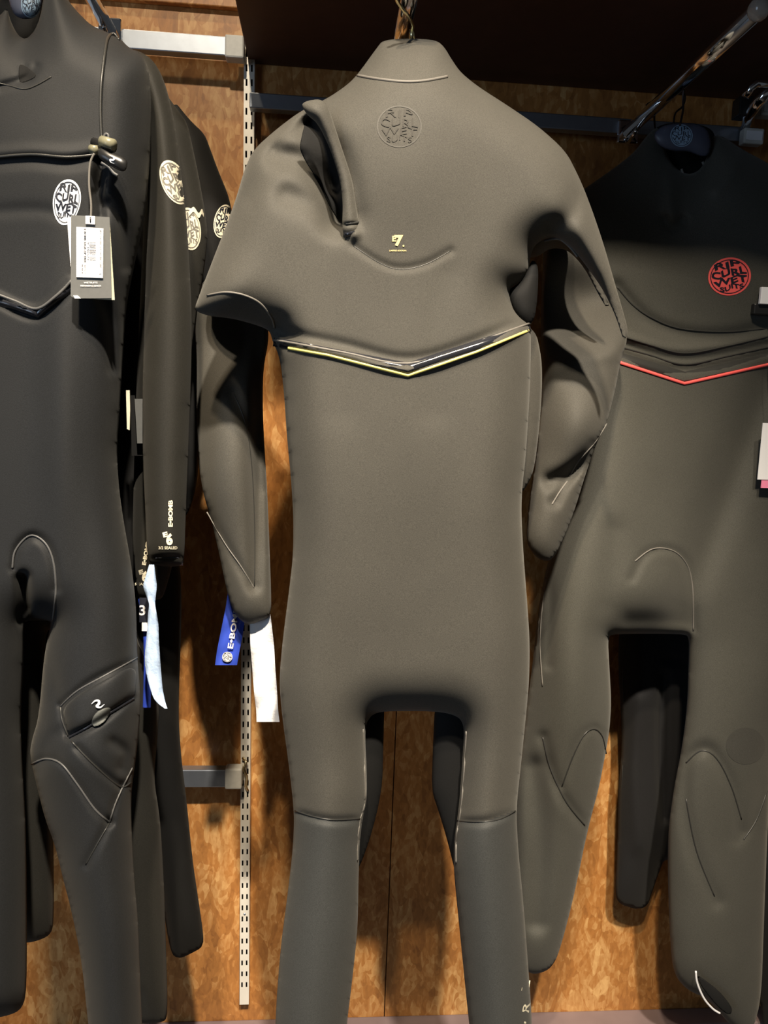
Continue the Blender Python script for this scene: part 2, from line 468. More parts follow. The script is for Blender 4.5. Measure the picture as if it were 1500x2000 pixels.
M_PAPER = mat_paper('crinkled white tape', (.82, .82, .84))
M_ICE = mat_paper('pale blue tape', (.52, .68, .95))
M_BLK = mat_plain('black plastic', (.015, .015, .015), .3)
M_BEIGE = mat_plain('beige toggle', (.22, .21, .14), .3)

# ------------------------------------------------------------------ setting
def struct(o): o['kind'] = 'structure'; return o
wall = struct(MB().box((-3.2, 0.012, 0), (3.4, 0.10, 3.6)).build('wall_back', M_SLOT, smooth=False))
sx = at(762, 1700, 0).x                                     # the joint between the boards
for k, (a, b) in enumerate(((-3.2, sx-1.22), (sx-1.22, sx), (sx, sx+1.22), (sx+1.22, 3.4))):
    MB().box((a+.0009, 0, 0), (b-.0009, .016, 3.6), .0012).build('panel', M_OSB, wall, smooth=False)
struct(MB().box((-3.2, -4.5, -0.05), (3.4, 0.0, 0)).build('floor', M_FLOOR, smooth=False))
pz = at(1300, 2003, 0.05).z
bb = struct(MB().box((-3.2, -.05, 0), (3.4, 0, pz), .004).build('baseboard_back', mat_plain('plinth paint', (.20, .15, .15), .5, grain=.2, gs=20), smooth=False))
tz = at(300, 2, .015).z
struct(MB().box((-3.2, -.014, tz), (at(474, 0, .01).x, 0, tz+.05), .002).build('trim_1', M_OSB, smooth=False))

# shelf
sl = at(486, 125, 0)
shelf = thing('shelf', 'dark brown shelf board above the middle and right suits, seen from below', 'shelf', (sl.x+.7, -.34, sl.z))
MB().box((sl.x, -.66, sl.z), (3.2, -.001, sl.z+.035), .002).build('board', M_SHELF, shelf, smooth=False)
MB().box((sl.x, -.682, sl.z-.004), (3.2, -.660, sl.z+.045), .003).build('front_edge', M_SHELF, shelf, smooth=False)

# slotted uprights
def upright(pxx, ptop, pbot, label):
    a = at(pxx, 1700, .02); zt = at(pxx, ptop, .02).z; zb = at(pxx, pbot, .02).z
    t = thing('slotted_upright', label, 'upright', (a.x, 0, zb), 'steel slotted uprights on the board wall')
    w = .0098; P = .0254
    mb = MB()
    # front plate made of strips so the slots are real openings
    sw = .0017; sxs = (-.0048, .0048)
    n = int((zt-zb-.045)/P)
    for x0, x1 in ((-w, sxs[0]-sw), (sxs[0]+sw, sxs[1]-sw), (sxs[1]+sw, w)):
        mb.box((a.x+x0, -.020, zb), (a.x+x1, -.0185, zt))
    z = zb
    for k in range(n+1):
        z1 = zb+.040+k*P
        for s_ in sxs: mb.box((a.x+s_-sw, -.020, z), (a.x+s_+sw, -.0185, z1))
        z = z1+.0125
    for s_ in sxs: mb.box((a.x+s_-sw, -.020, z), (a.x+s_+sw, -.0185, max(zt, z+.002)))
    mb.box((a.x-w, -.0185, zb), (a.x-w+.0015, 0, zt)); mb.box((a.x+w-.0015, -.0185, zb), (a.x+w, 0, zt))
    mb.build('channel', M_UPR, t, smooth=False)
    MB().box((a.x-w+.0016, -.003, zb+.001), (a.x+w-.0016, -.001, zt)).build('channel_back', M_SLOT, t, smooth=False)
    for zz in (zb+.21, zb+.95):
        MB().ball((a.x, -.0185, zz), .0032, 8, 6).build('screw', M_STEEL, t)
    t.rotation_euler = (0, -.0095, 0)
    return t, a.x
up1, ux1 = upright(481, 60, 1962, 'white steel slotted upright standing between the left suits and the middle suit')
up2, ux2 = upright(1496, 150, 2100, 'slotted upright at the right edge, mostly hidden behind the coral striped suit')

def crossbar(x0, x1, zt, zb, label, ends, dd=(.030, .052)):
    t = thing('crossbar', label, 'rail', ((x0+x1)/2, -dd[1], (zt+zb)/2))
    MB().box((x0, -dd[1], zb), (x1, -dd[0], zt), .002).build('bar', M_STEEL, t, smooth=False)
    for e in ends:
        MB().box((e-.017, -dd[1]-.003, zb-.003), (e+.017, -dd[0]+.002, zt+.003), .003).build('end_clamp', M_CAP, t, smooth=False, label='pale grey square clamp at the bar end')
        MB().box((e-.006, -dd[0], zb+.004), (e+.006, -.014, zt-.004), .001).build('hook', M_STEEL, t, smooth=False)
    return t
zt = at(458, 72, .052).z; zb = at(458, 110, .052).z
crossbar(-1.9, at(474, 90, .05).x, zt, zb, 'bright steel crossbar at the top left, ending in a square clamp', [at(458, 90, .052).x])
zt = at(500, 180, .052).z; zb = at(500, 211, .052).z
xr = at(1482, 262, .052).x
crossbar(at(487, 200, .052).x, xr, zt, zb, 'long steel crossbar under the shelf, behind the middle suit collar', [])
MBc = thing('bar_clamp', 'small white square clamp right of the coral striped suit collar', 'clamp', (at(1467, 270, .06)))
a = at(1455, 248, .075); b = at(1480, 289, .055)
MB().box(a, b, .003).build('block', M_CAP, MBc, smooth=False)
MB().box((a.x+.004, a.y-.0015, a.z-.006), (b.x-.004, a.y, b.z+.006), .0005).build('face_plate', M_LAB, MBc, smooth=False)
c2 = thing('bar_clamp', 'white clamp at the right edge of the frame, higher than its neighbour', 'clamp', (at(1495, 215, .07)))
a = at(1489, 196, .08); b = at(1512, 236, .055)
MB().box(a, b, .003).build('block', M_CAP, c2, smooth=False)
MB().box((a.x+.004, a.y-.0015, a.z-.006), (b.x-.004, a.y, b.z+.006), .0005).build('face_plate', M_LAB, c2, smooth=False)
zt = at(455, 1504, .052).z; zb = at(455, 1538, .052).z
crossbar(-1.9, at(472, 1520, .05).x, zt, zb, 'low steel crossbar at knee height, left of the slotted upright', [at(456, 1520, .052).x])
h = thing('bracket_hook', 'small bent steel clip hooked on the upright beside the low crossbar', 'clip', at(478, 1500, .03))
MB().tube([at(x, y, d) for x, y, d in ((474, 1480, .024), (481, 1488, .032), (476, 1502, .036), (482, 1516, .034), (480, 1536, .026), (484, 1544, .024))], .0028, 8).build('wire', M_GOLDW, h)

# chrome arms coming out of the wall
def arm(pw, d1, label, hidden=False, knob=True, grp=None):
    a = at(pw[0], pw[1], .058); z = a.z; x = a.x
    t = thing('display_arm', label, 'rail', (x, -.05, z))
    MB().tube([(x, -.050, z), (x, -d1, z)], .0115, 20).build('tube', M_CHROME, t)
    MB().box((x-.02, -.062, z-.021), (x+.02, -.052, z+.021), .003).build('mounting_plate', M_CHROME, t, smooth=False)
    MB().tube([(x, -.060, z-.02), (x, -.10, z-.012)], .004, 8).build('brace', M_CHROME, t)
    if knob:
        mb = MB(); mb.ball((x, -d1-.006, z), .0145); mb.build('end_ball', M_CLEAR, t, label='cloudy clear end ball')
        MB().tube([(x, -d1-.004, z+.012), (x, -d1-.004, z+.045)], .0022, 8).build('stop_pin', M_CHROME, t)
    return t, x, z
arm_e, xe, ze = arm((1226, 258), .495, 'chrome arm slanting out over the coral striped suit, ending in a clear ball')
arm_d, xd, zd = arm((752, 230), .60, 'chrome arm behind the brass hook of the middle suit')
arm_a, xa, za = arm((215, 60), .66, 'chrome arm above the left suits, just out of frame')

# curved chrome bracket at the right edge
t = thing('chrome_bracket', 'dark chrome bracket with bright streaks at the upper right edge', 'bracket', at(1470, 200, .12))
MB().tube([at(1500, 163, .16), at(1478, 163, .16), at(1466, 172, .155), at(1455, 190, .15)], .007, 10).build('upper_tube', M_CHROME, t)
MB().tube([at(1512, 168, .14), at(1482, 196, .12), at(1462, 225, .09), at(1455, 250, .06)], [.011, .012, .011, .008], 12).build('curved_tube', M_CHROME, t)
MB().box(at(1447, 185, .10), at(1458, 238, .07), .002).build('plate', M_BLK, t, smooth=False)

# ------------------------------------------------------------------ wetsuit D, in the middle
D0 = .53
rootD = thing('wetsuit', 'dark grey wetsuit in the middle with a yellow chevron line below the chest', 'wetsuit', at(790, 160, D0), 'wetsuits hanging from the arms')
polyD = [(735,95),(748,78),(800,75),(852,78),(868,92),(882,116),(900,142),(935,170),(990,205),(1052,247),(1105,295),(1128,340),(1142,372),(1160,420),(1180,480),(1200,550),(1216,605),(1227,645),(1220,672),(1203,618),(1178,566),(1150,526),(1130,500),(1112,480),(1088,464),(1062,467),(1044,479),(1036,500),(1033,530),(1012,555),(996,562),(998,588),(1014,618),(1036,632),(1037,680),(1035,760),(1031,830),(1026,900),(1020,950),(1018,1000),(1022,1080),(1030,1180),(1035,1260),(1033,1340),(1027,1400),(1019,1480),(1008,1580),(1012,1660),(1022,1760),(1031,1880),(1037,1960),(1041,2050),(1045,2230),(1030,2250),(935,2250),(922,2050),(912,1960),(900,1840),(889,1730),(886,1690),(887,1640),(896,1580),(902,1500),(907,1425),(900,1404),(880,1394),(845,1389),(750,1389),(728,1395),(715,1412),(713,1440),(716,1500),(717,1560),(707,1605),(702,1650),(701,1690),(700,1720),(699,1800),(694,1860),(685,1940),(676,2010),(668,2240),(655,2250),(545,2250),(530,2230),(538,1980),(548,1850),(560,1760),(572,1660),(575,1590),(565,1500),(551,1400),(545,1330),(552,1250),(565,1150),(573,1080),(573,1000),(567,920),(560,850),(555,770),(549,715),(543,690),(532,665),(527,646),(505,636),(455,622),(405,617),(379,606),(386,585),(410,522),(440,445),(462,385),(477,332),(495,292),(540,252),(588,216),(640,192),(678,166),(698,146)]
cD = Cloth(polyD, D0, .065, 85, step=4,
    bumps=[(800,900,.012,220,300),(430,580,.012,70,90),(1180,580,.0,50,120),(790,110,-.02,80,60),(600,330,-.012,70,80),(780,330,.015,150,150),(640,1480,-.004,80,80),(930,1480,-.004,80,80)],
    folds=[([(612,240),(645,300),(655,380),(662,430)], -.032, 22), ([(600,250),(640,330),(665,420)], -.028, 36), ([(540,300),(590,312),(640,360)], -.022, 26), ([(560,380),(610,400),(650,430)], -.010, 26),
           ([(612,205),(655,290),(680,380),(690,455)], .012, 13),
           ([(690,480),(740,512),(780,524),(830,516),(880,490)], -.0025, 8),
           ([(1138,372),(1112,420),(1085,450)], -.012, 22),
           
           
           ([(575,1586),(640,1602),(705,1600)], -.006, 8), ([(895,1604),(950,1604),(1005,1585)], -.006, 8),
           
           ([(480,380),(520,340),(560,320)], -.006, 25),
           ([(535,662),(670,692),(797,722),(920,688),(1036,640)], .006, 9), ([(535,645),(670,672),(797,700),(920,668),(1036,615)], -.004, 10),
           ([(1015,570),(1012,600)], -.035, 12), ([(545,640),(560,660)], -.015, 22),
           ([(640,500),(650,640),(660,800)], -.0025, 40), ([(870,540),(850,650),(850,800)], -.0025, 36)])
legsep = 1592
partsD = cD.build(rootD, [M_D, M_D, M_D, M_DL, M_DL], 'torso', [
    ('collar', [(650,40),(950,40),(950,100),(905,148),(872,151),(830,157),(790,158),(740,154),(700,147),(660,120)]),
    ('chest_panel', [(300,100),(1300,100),(1300,690),(1040,632),(797,706),(545,662),(300,700)]),
    ('lower_leg', [(500,1575),(575,1582),(640,1600),(705,1598),(775,1640),(775,2300),(480,2300)]),
    ('lower_leg', [(1080,1570),(1008,1582),(950,1604),(895,1604),(800,1640),(800,2300),(1100,2300)])])
seam(cD, [(699,148),(740,155),(790,160),(830,158),(873,150)], .0021, M_SEAM_D, rootD)
seam(cD, [(690,480),(740,513),(780,526),(830,517),(880,490)], .0008, M_SEAM_DK, rootD, e=-.0004)
seam(cD, [(576,1583),(610,1594),(650,1601),(703,1599)], .0011, M_SEAM_DK, rootD)
seam(cD, [(893,1603),(935,1605),(975,1600),(1006,1584)], .0011, M_SEAM_DK, rootD)
seam(cD, [(709,1424),(712,1500),(713,1560),(703,1602),(698,1650),(698,1680)], .0015, M_SEAM_D, rootD)
seam(cD, [(911,1428),(907,1500),(901,1575),(892,1635),(891,1685)], .0015, M_SEAM_D, rootD)
seam(cD, [(405,577),(440,571),(475,576),(508,592),(530,620),(536,640)], .0014, M_SEAM_D, rootD)
seam(cD, [(1062,471),(1090,467),(1110,480),(1128,502)], .0014, M_SEAM_D, rootD)
stripe(cD, [(534,668),(560,672),(797,717),(1036,639)], 17, M_GLOSS, rootD, 'chevron_tape', .0012, label='glossy black taped chevron seam')
seam(cD, [(534,664),(560,668),(670,688),(797,710),(920,672),(1036,631)], .0016, M_SEAM_D, rootD, n=5)
stripe(cD, [(562,680),(640,694),(797,734),(930,688),(1036,644)], 5.5, M_YEL, rootD, 'chevron_line', .0020, label='thin yellow chevron line')
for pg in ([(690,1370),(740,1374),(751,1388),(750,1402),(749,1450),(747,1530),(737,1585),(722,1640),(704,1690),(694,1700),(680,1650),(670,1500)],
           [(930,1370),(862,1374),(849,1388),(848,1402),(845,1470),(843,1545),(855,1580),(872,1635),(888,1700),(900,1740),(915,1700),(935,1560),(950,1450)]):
    Cloth(pg, D0-.030, .018, 40, step=4).build(rootD, M_DK, 'inner_leg_panel')  # back of the legs; the shade there is put into the near-black colour
# entry flap strap
strap_poly = [(588,205),(598,197),(625,193),(640,205),(650,235),(668,290),(688,350),(696,400),(704,455),(700,462),(672,466),(668,440),(670,400),(664,350),(645,290),(620,240),(600,225)]
cS = Cloth(strap_poly, D0+.070, .016, 16, step=3.0, folds=[([(668,440),(702,436)], -.004, 4)], tilt=(640, 300, -.06, -.02))
flap = cS.build(rootD, M_D, 'entry_flap')[0]
seam(cS, [(676,437),(690,436),(700,434)], .0016, M_SEAM_DK, flap, 'stitching')
stripe(cS, [(673,459),(702,454)], 9, M_GLOSS, flap, 'end_tab', .0025, label='glossy black end of the flap')
Cloth([(602,222),(622,236),(652,290),(670,350),(678,400),(682,446),(664,436),(646,408),(630,374),(616,345),(598,318),(584,290),(590,262),(596,240)], .000, .004, 12, step=3, on=cD).build(rootD, M_IN, 'flap_shade')  # strap shadow on the chest, laid on as a dark patch
# chest mark and embossed round logo
mb = MB()
put_text(mb, lambda x, y: cD.P(x, y, .0009), '7', (779, 470, 17, 22, 0), bold=.05)
put_text(mb, lambda x, y: cD.P(x, y, .0009), 'E', (770, 466, 8, 11, 0), bold=.03)
put_text(mb, lambda x, y: cD.P(x, y, .0009), '.', (788, 480, 3.5, 3.5, 0))
put_text(mb, lambda x, y: cD.P(x, y, .0009), 'LIMITED EDITION', (777, 489.5, 33, 2.8, 0), bold=.02)
mb.build('chest_print', M_GOLD, rootD, label='small gold number print')
M_EMB = mat_neoprene('embossed neoprene', (.064, .061, .053), .6, .1)
M_EMBD = mat_neoprene('embossed neoprene dark', (.046, .043, .037), .7, .06)
round_logo(lambda x, y, e: cD.P(x, y, e*.7), 780, 247, 44, 41, 0, M_EMB, M_EMBD, rootD, 'embossed_logo', label='round tone on tone logo embossed below the collar', ring=False, only_outline=True, bold=.0)
mb = MB()
put_text(mb, lambda x, y: cD.P(x, y, .0009), 'L', (1027, 1925, 22, 14, -80), bold=.01)
put_text(mb, lambda x, y: cD.P(x, y, .0009), 'R', (1028, 1967, 20, 13, -80), bold=.01)
put_text(mb, lambda x, y: cD.P(x, y, .0009), 'U', (1029, 2006, 20, 14, -80), bold=.01)
mb.build('ankle_print', M_CRM, rootD, label='cream lettering down the ankle')
# sleeves and the back half glimpsed at the side
slL = [(400,540),(470,540),(520,600),(526,660),(514,720),(513,800),(517,880),(522,960),(526,1060),(529,1140),(530,1203),(510,1212),(492,1220),(474,1216),(456,1196),(442,1150),(430,1090),(414,1020),(397,965),(387,900),(383,800),(384,700),(378,620),(385,580)]
cSL = Cloth(slL, D0-.125, .040, 60, folds=[([(455,770),(485,840),(497,950),(497,1140)], -.008, 14), ([(404,1000),(450,1080),(495,1150)], -.006, 10)],
            bumps=[(455,660,-.035,90,75),(450,900,.025,60,140),(505,900,-.02,14,200)], tilt=(450, 900, 0, .05))
cSL.build(rootD, M_D, 'sleeve')
seam(cSL, [(404,1000),(440,1062),(470,1105),(496,1148)], .0010, M_SEAM_D, rootD)
seam(cSL, [(455,765),(480,830),(492,920),(497,1040),(497,1145)], .0008, M_SEAM_DK, rootD)
Cloth([(1010,280),(1060,270),(1110,312),(1126,360),(1156,480),(1186,580),(1192,612),(1174,585),(1140,520),(1108,487),(1074,484),(1046,505),(1005,500)], D0-.105, .070, 50, back=1.0).build(rootD, M_D, 'upper_arm')
Cloth([(486,345),(540,300),(610,360),(620,520),(560,630),(505,626),(455,612),(400,606),(412,540),(450,445)], D0-.100, .065, 50, back=.6).build(rootD, M_D, 'upper_arm')
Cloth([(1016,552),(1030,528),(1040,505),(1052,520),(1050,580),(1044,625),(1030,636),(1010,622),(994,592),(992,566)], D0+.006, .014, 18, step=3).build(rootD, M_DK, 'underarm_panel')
slR = [(1066,480),(1110,480),(1160,530),(1222,640),(1225,668),(1213,700),(1201,765),(1184,830),(1162,872),(1145,922),(1118,1010),(1090,1078),(1072,1098),(1048,1090),(1028,1062),(1030,1000),(1045,900),(1060,765),(1056,650),(1058,540)]
cSR = Cloth(slR, D0-.135, .040, 60, tilt=(1130, 860, 0, .10), bumps=[(1140,830,.03,60,80),(1140,585,-.11,90,85)],
            folds=[([(1160,872),(1120,920),(1085,980)], -.012, 12), ([(1075,940),(1110,925),(1150,905)], -.018, 16), ([(1060,745),(1110,705),(1200,690)], .008, 18)])
cSR.build(rootD, M_D, 'sleeve')
seam(cSR, [(1185,828),(1160,866),(1130,900),(1112,930)], .0014, M_SEAM_D, rootD)
seam(cSR, [(1108,940),(1092,962),(1078,985)], .0014, M_SEAM_D, rootD)
Cloth([(980,620),(1045,640),(1058,700),(1059,760),(1052,850),(1042,925),(1020,965),(985,960)], D0-.045, .022, 40).build(rootD, M_D, 'back_panel')

# hanger of D
hg = thing('hanger', 'clothes hanger with a brass wire hook rising from the middle suit collar', 'hanger', at(805, 60, .56))
hk = [(804,100,.505),(804,72,.505),(806,55,.515),(805,45,.53),(795,28,.56),(782,12,.57),(775,0,.58),(774,-15,.585),(785,-30,.59),(803,-36,.585),(820,-22,.58)]
MB().tube([at(*p) for p in spline(hk, 6)], .0022, 10).build('hook', M_GOLDW, hg)
MB().tube([at(805, 82, .505), at(805, 58, .512)], .0042, 10).build('hook_socket', M_GOLDW, hg)
Cloth([(735,130),(760,108),(800,100),(850,108),(890,140),(960,190),(960,205),(880,170),(800,150),(720,170),(640,215),(640,200)], .500, .010, 14, step=6).build(hg, M_NAVY, 'bar')

# ------------------------------------------------------------------ wetsuit E, coral stripe, at the right
E0 = .185
rootE = thing('wetsuit', 'olive grey wetsuit at the right with a coral red chevron line and round red logo', 'wetsuit', at(1340, 330, E0), 'wetsuits hanging from the arms')
polyE = [(1060,470),(1110,390),(1175,346),(1235,302),(1262,266),(1284,246),(1296,262),(1300,300),(1318,328),(1345,342),(1368,332),(1384,300),(1392,262),(1412,266),(1450,292),(1500,318),(1580,370),(1640,460),(1650,700),(1620,900),(1600,1000),(1600,1240),(1560,1350),(1510,1450),(1500,1600),(1492,1800),(1487,1950),(1470,2015),(1432,2008),(1405,1978),(1380,1950),(1345,1935),(1322,1912),(1312,1880),(1307,1800),(1304,1700),(1305,1620),(1316,1540),(1332,1460),(1342,1380),(1345,1290),(1346,1244),(1335,1238),(1200,1238),(1187,1244),(1190,1300),(1194,1373),(1190,1430),(1182,1475),(1170,1538),(1155,1593),(1142,1648),(1131,1703),(1117,1766),(1100,1832),(1086,1876),(1070,1896),(1040,1904),(1020,1890),(1005,1800),(1000,1600),(1020,1450),(1040,1300),(1050,1200),(1066,1110),(1090,1040),(1120,960),(1140,850),(1150,720),(1120,600),(1060,560)]
cE = Cloth(polyE, E0, .058, 90,
    bumps=[(1165,1150,.085,200,520),(1430,380,.040,130,170),(1200,480,.015,120,120),(1250,1300,-.01,60,60),(1290,1150,.012,70,60),(1120,1350,.02,60,200),(1440,1400,.008,70,200)],
    folds=[([(1500,745),(1440,900),(1380,1060),(1340,1180)], -.022, 40), ([(1235,1130),(1260,1085),(1300,1072),(1335,1090),(1352,1140),(1354,1230)], -.005, 9),
           ([(1205,560),(1260,620),(1330,650),(1420,655),(1500,640)], -.008, 14), ([(1215,690),(1337,722),(1500,690)], -.006, 8), ([(1215,672),(1337,702),(1500,672)], -.005, 7),
           ([(1215,655),(1337,682),(1500,655)], .005, 8),
           ([(1187,1180),(1195,1100),(1200,1040)], -.006, 26),
           ([(1060,1440),(1090,1540),(1140,1610)], -.008, 12), ([(1098,1535),(1130,1450),(1158,1422),(1176,1436),(1186,1470)], -.005, 8),
           ([(1340,1480),(1375,1462),(1400,1480),(1430,1540),(1445,1620)], -.008, 14), ([(1335,1500),(1340,1600),(1370,1700),(1400,1760)], -.007, 16), ([(1500,1540),(1470,1610),(1440,1640)], -.007, 14),
           ([(1300,430),(1312,440),(1330,432)], -.012, 12), ([(1310,330),(1310,430)], .01, 14),
           ([(1230,1215),(1340,1215)], -.008, 22),
           ([(1065,1100),(1075,1180),(1070,1300)], -.008, 9), ([(1045,1500),(1055,1650),(1050,1800)], -.02, 24),
           ([(1400,370),(1430,340),(1445,300)], .006, 14)])
cE.build(rootE, M_E, 'torso', [
    ('collar', [(1240,220),(1460,220),(1460,296),(1405,370),(1340,400),(1290,380),(1240,300)]),
    ('leg', [(960,1240),(1187,1238),(1240,1300),(1200,2100),(960,2100)]),
    ('leg', [(1700,1240),(1346,1242),(1280,1300),(1280,2100),(1700,2100)])])
stripe(cE, [(1203,697),(1337,737),(1510,700)], 22, M_SEAM_DK, rootE, 'chevron_tape', .0010)
seam(cE, [(1205,676),(1270,694),(1337,712),(1420,696),(1510,676)], .0016, M_SEAM_DK, rootE)
seam(cE, [(1210,655),(1270,674),(1337,690),(1420,676),(1510,655)], .0012, M_SEAM_DK, rootE)
stripe(cE, [(1208,707),(1337,749),(1510,710)], 6, M_RED, rootE, 'chevron_line', .0020, label='thin coral red chevron line')
for s_ in ([(1205,560),(1235,595),(1275,622),(1330,642),(1420,648),(1510,640)], [(1060,1440),(1075,1500),(1105,1565),(1142,1612)], [(1098,1535),(1118,1480),(1140,1436),(1160,1424),(1176,1438),(1184,1472)],
           [(1340,1490),(1370,1466),(1400,1482),(1428,1536),(1448,1600)], [(1500,1540),(1478,1600),(1452,1640)], [(1340,1560),(1360,1660),(1395,1750)]):
    seam(cE, s_, .0013, M_SEAM_DK, rootE)
seam(cE, [(1240,1096),(1275,1072),(1315,1076),(1342,1104),(1353,1150),(1354,1232)], .0014, M_SEAM_D, rootE)
seam(cE, [(1072,1110),(1060,1180),(1055,1260),(1060,1340)], .0012, M_SEAM_D, rootE)
round_logo(lambda x, y, e: cE.P(x, y, e), 1425, 540, 42, 37, -12, M_RED, M_INK, rootE, label='round coral red logo with dark letters on the chest')
M_EMBE = mat_neoprene('embossed olive neoprene', (.052, .051, .045), .5, .1)
round_logo(lambda x, y, e: cE.P(x, y, e*.7), 1456, 1457, 38, 36, 0, M_EMBE, M_SEAM_DK, rootE, 'thigh_logo', rows=(), ring=False, label='faint round patch on the thigh')
# hem opening at the ankle
Cloth([(1358,1900),(1368,1925),(1400,1965),(1425,1985),(1432,1970),(1405,1935)], E0+.058, .006, 12, step=3).build(rootE, M_IN, 'hem_opening')
MB().tube([at(x, y, E0+.066) for x, y in spline([(1359,1897),(1362,1920),(1375,1950),(1392,1970),(1406,1979)], 6)], .0020, 8).build('hem_edge', M_LAB, rootE, label='pale edge of the ankle hem')
# back of the collar, neck hole
Cloth([(1262,300),(1268,262),(1290,243),(1330,238),(1380,246),(1398,262),(1400,320),(1370,352),(1310,348)], E0-.030, .010, 18, step=4).build(rootE, M_IN, 'collar_back')
MB().tube([at(x, y, E0+.030) for x, y in spline([(1331,330),(1336,342),(1350,348),(1368,342),(1375,326),(1372,316)], 6)], .0022, 8).build('neck_binding', M_SEAM_D, rootE, label='pale binding inside the neck hole')
# buckle on its chest at the right edge
bk = thing('security_clip', 'black clip with a white square at the right edge beside the red logo', 'clip', at(1490, 590, E0+.075))
MB().box(at(1488, 560, E0+.085), at(1512, 596, E0+.078), .001).build('white_face', M_LAB, bk, smooth=False)
MB().box(at(1474, 592, E0+.078), at(1514, 618, E0+.066), .002).build('body', M_BLK, bk, smooth=False)
pt = thing('price_tag', 'grey price tag with a pink bottom edge at the right edge of the frame', 'tag', at(1495, 830, E0+.078))
MB().box(at(1490, 826, E0+.079), at(1530, 938, E0+.078)).build('card', M_LAB, pt, smooth=False)
MB().box(at(1488, 938, E0+.080), at(1530, 954, E0+.078)).build('pink_edge', mat_plain('pink card', (.85, .25, .4), .5), pt, smooth=False)
MB().tube([at(1515, 826, E0+.1), at(1516, 760, E0+.09), at(1505, 615, E0+.075)], .0008, 6).build('cord', M_BLK, pt)

def hanger(root, top, d, logo, mh, hookpts, body):
    c = Cloth(body, d, .010, 16, step=3.0); c.build(root, M_NAVY, 'bar')
    MB().tube([at(*p) for p in spline(hookpts, 6)], .0018, 8).build('hook', mh, root)
    round_logo(lambda x, y, e: c.P(x, y, e), *logo, M_BLUEG, M_INK, root, label='round slate blue logo on the hanger', bold=.0)
he = thing('hanger', 'navy plastic hanger with a slate blue round logo in the right suit collar', 'hanger', at(1335, 245, .26))
hanger(he, None, E0+.055, (1331, 265, 22, 22, 0), M_BLKW, [(1328,245,.27),(1334,215,.27),(1334,190,.27),(1336,165,.275),(1340,146,.28),(1352,136,.285),(1360,148,.285)],
       [(1276,262),(1292,246),(1320,240),(1360,240),(1382,252),(1390,280),(1384,305),(1368,306),(1345,296),(1315,296),(1296,290),(1282,280)])

# ------------------------------------------------------------------ wetsuit G behind E
G0 = .07
rootG = thing('wetsuit', 'near black wetsuit hanging behind the coral striped suit, one leg showing between its legs', 'wetsuit', at(1340, 330, G0), 'wetsuits hanging from the arms')
polyG = [(1200,420),(1250,340),(1290,300),(1370,290),(1410,310),(1480,370),(1540,500),(1560,800),(1570,1200),(1570,1700),(1560,2100),(1500,2110),(1480,1900),(1400,1700),(1345,1500),(1345,1700),(1300,1672),(1286,1706),(1274,1742),(1265,1769),(1247,1777),(1212,1767),(1201,1750),(1205,1667),(1207,1538),(1213,1483),(1214,1410),(1207,1300),(1210,1200),(1215,900),(1205,600)]
cG = Cloth(polyG, G0, .040, 50, step=7, folds=[([(1296,1320),(1290,1450),(1296,1600)], -.02, 9), ([(1250,1370),(1238,1500),(1250,1650)], .01, 18), ([(1302,1290),(1340,1294)], -.01, 8)])
cG.build(rootG, M_G, 'torso', [('leg', [(1150,1250),(1345,1250),(1345,1800),(1150,1800)]), ('leg', [(1345,1250),(1640,1250),(1640,2200),(1345,2200)])])
seam(cG, [(1215,1300),(1218,1400),(1216,1500),(1209,1600)], .001, M_SEAM_DK, rootG)
hG = thing('hanger', 'thin black wire hanger hook left of the slate blue hanger logo', 'hanger', at(1280, 230, .10))
MB().tube([at(*p) for p in spline([(1300,300,.10),(1282,262,.10),(1278,232,.11),(1279,212,.12),(1272,200,.12),(1262,206,.12)], 6)], .0018, 8).build('hook', M_BLKW, hG)
MB().tube([at(*p) for p in ((1250,335,.10),(1300,298,.10),(1370,296,.10),(1430,335,.10))], .006, 8).build('bar', M_NAVY, hG)
hG2 = thing('hanger', 'second thin wire hanger hook right behind the slate blue hanger logo', 'hanger', at(1315, 230, .17))
MB().tube([at(*p) for p in spline([(1316,262,.17),(1316,238,.17),(1320,220,.17),(1333,208,.175),(1338,190,.18),(1330,176,.18)], 6)], .0016, 8).build('hook', M_BLKW, hG2)
MB().tube([at(*p) for p in ((1262,330,.16),(1316,262,.16),(1370,320,.16))], .004, 8).build('bar', M_NAVY, hG2)

# ------------------------------------------------------------------ wetsuit A, front left
A0 = .53
rootA = thing('wetsuit', 'charcoal wetsuit at the front left with zipped thigh pocket and white oval chest logo', 'wetsuit', at(50, 100, A0), 'wetsuits hanging from the arms')
polyA = [(-10,38),(4,26),(14,14),(20,40),(34,68),(50,78),(66,62),(76,36),(82,0),(84,-34),(100,-44),(122,-32),(132,0),(152,24),(178,50),(212,64),(236,76),(250,92),(275,104),(290,130),(296,200),(294,300),(284,420),(262,520),(246,600),(240,700),(234,800),(228,880),(232,950),(240,1010),(256,1100),(266,1180),(268,1285),(274,1350),(274,1400),(266,1480),(257,1540),(256,1600),(262,1720),(270,1800),(274,1920),(278,2010),(282,2220),(200,2230),(172,2000),(160,1880),(140,1780),(124,1720),(108,1652),(88,1600),(68,1520),(58,1472),(62,1446),(76,1400),(86,1280),(100,1216),(96,1212),(50,1212),(46,1222),(46,1300),(40,1400),(44,1500),(50,1600),(52,1700),(53,1940),(40,1975),(0,1988),(-60,1990),(-100,1900),(-140,1500),(-150,1200),(-130,900),(-140,600),(-190,420),(-200,200),(-120,110),(-50,66)]
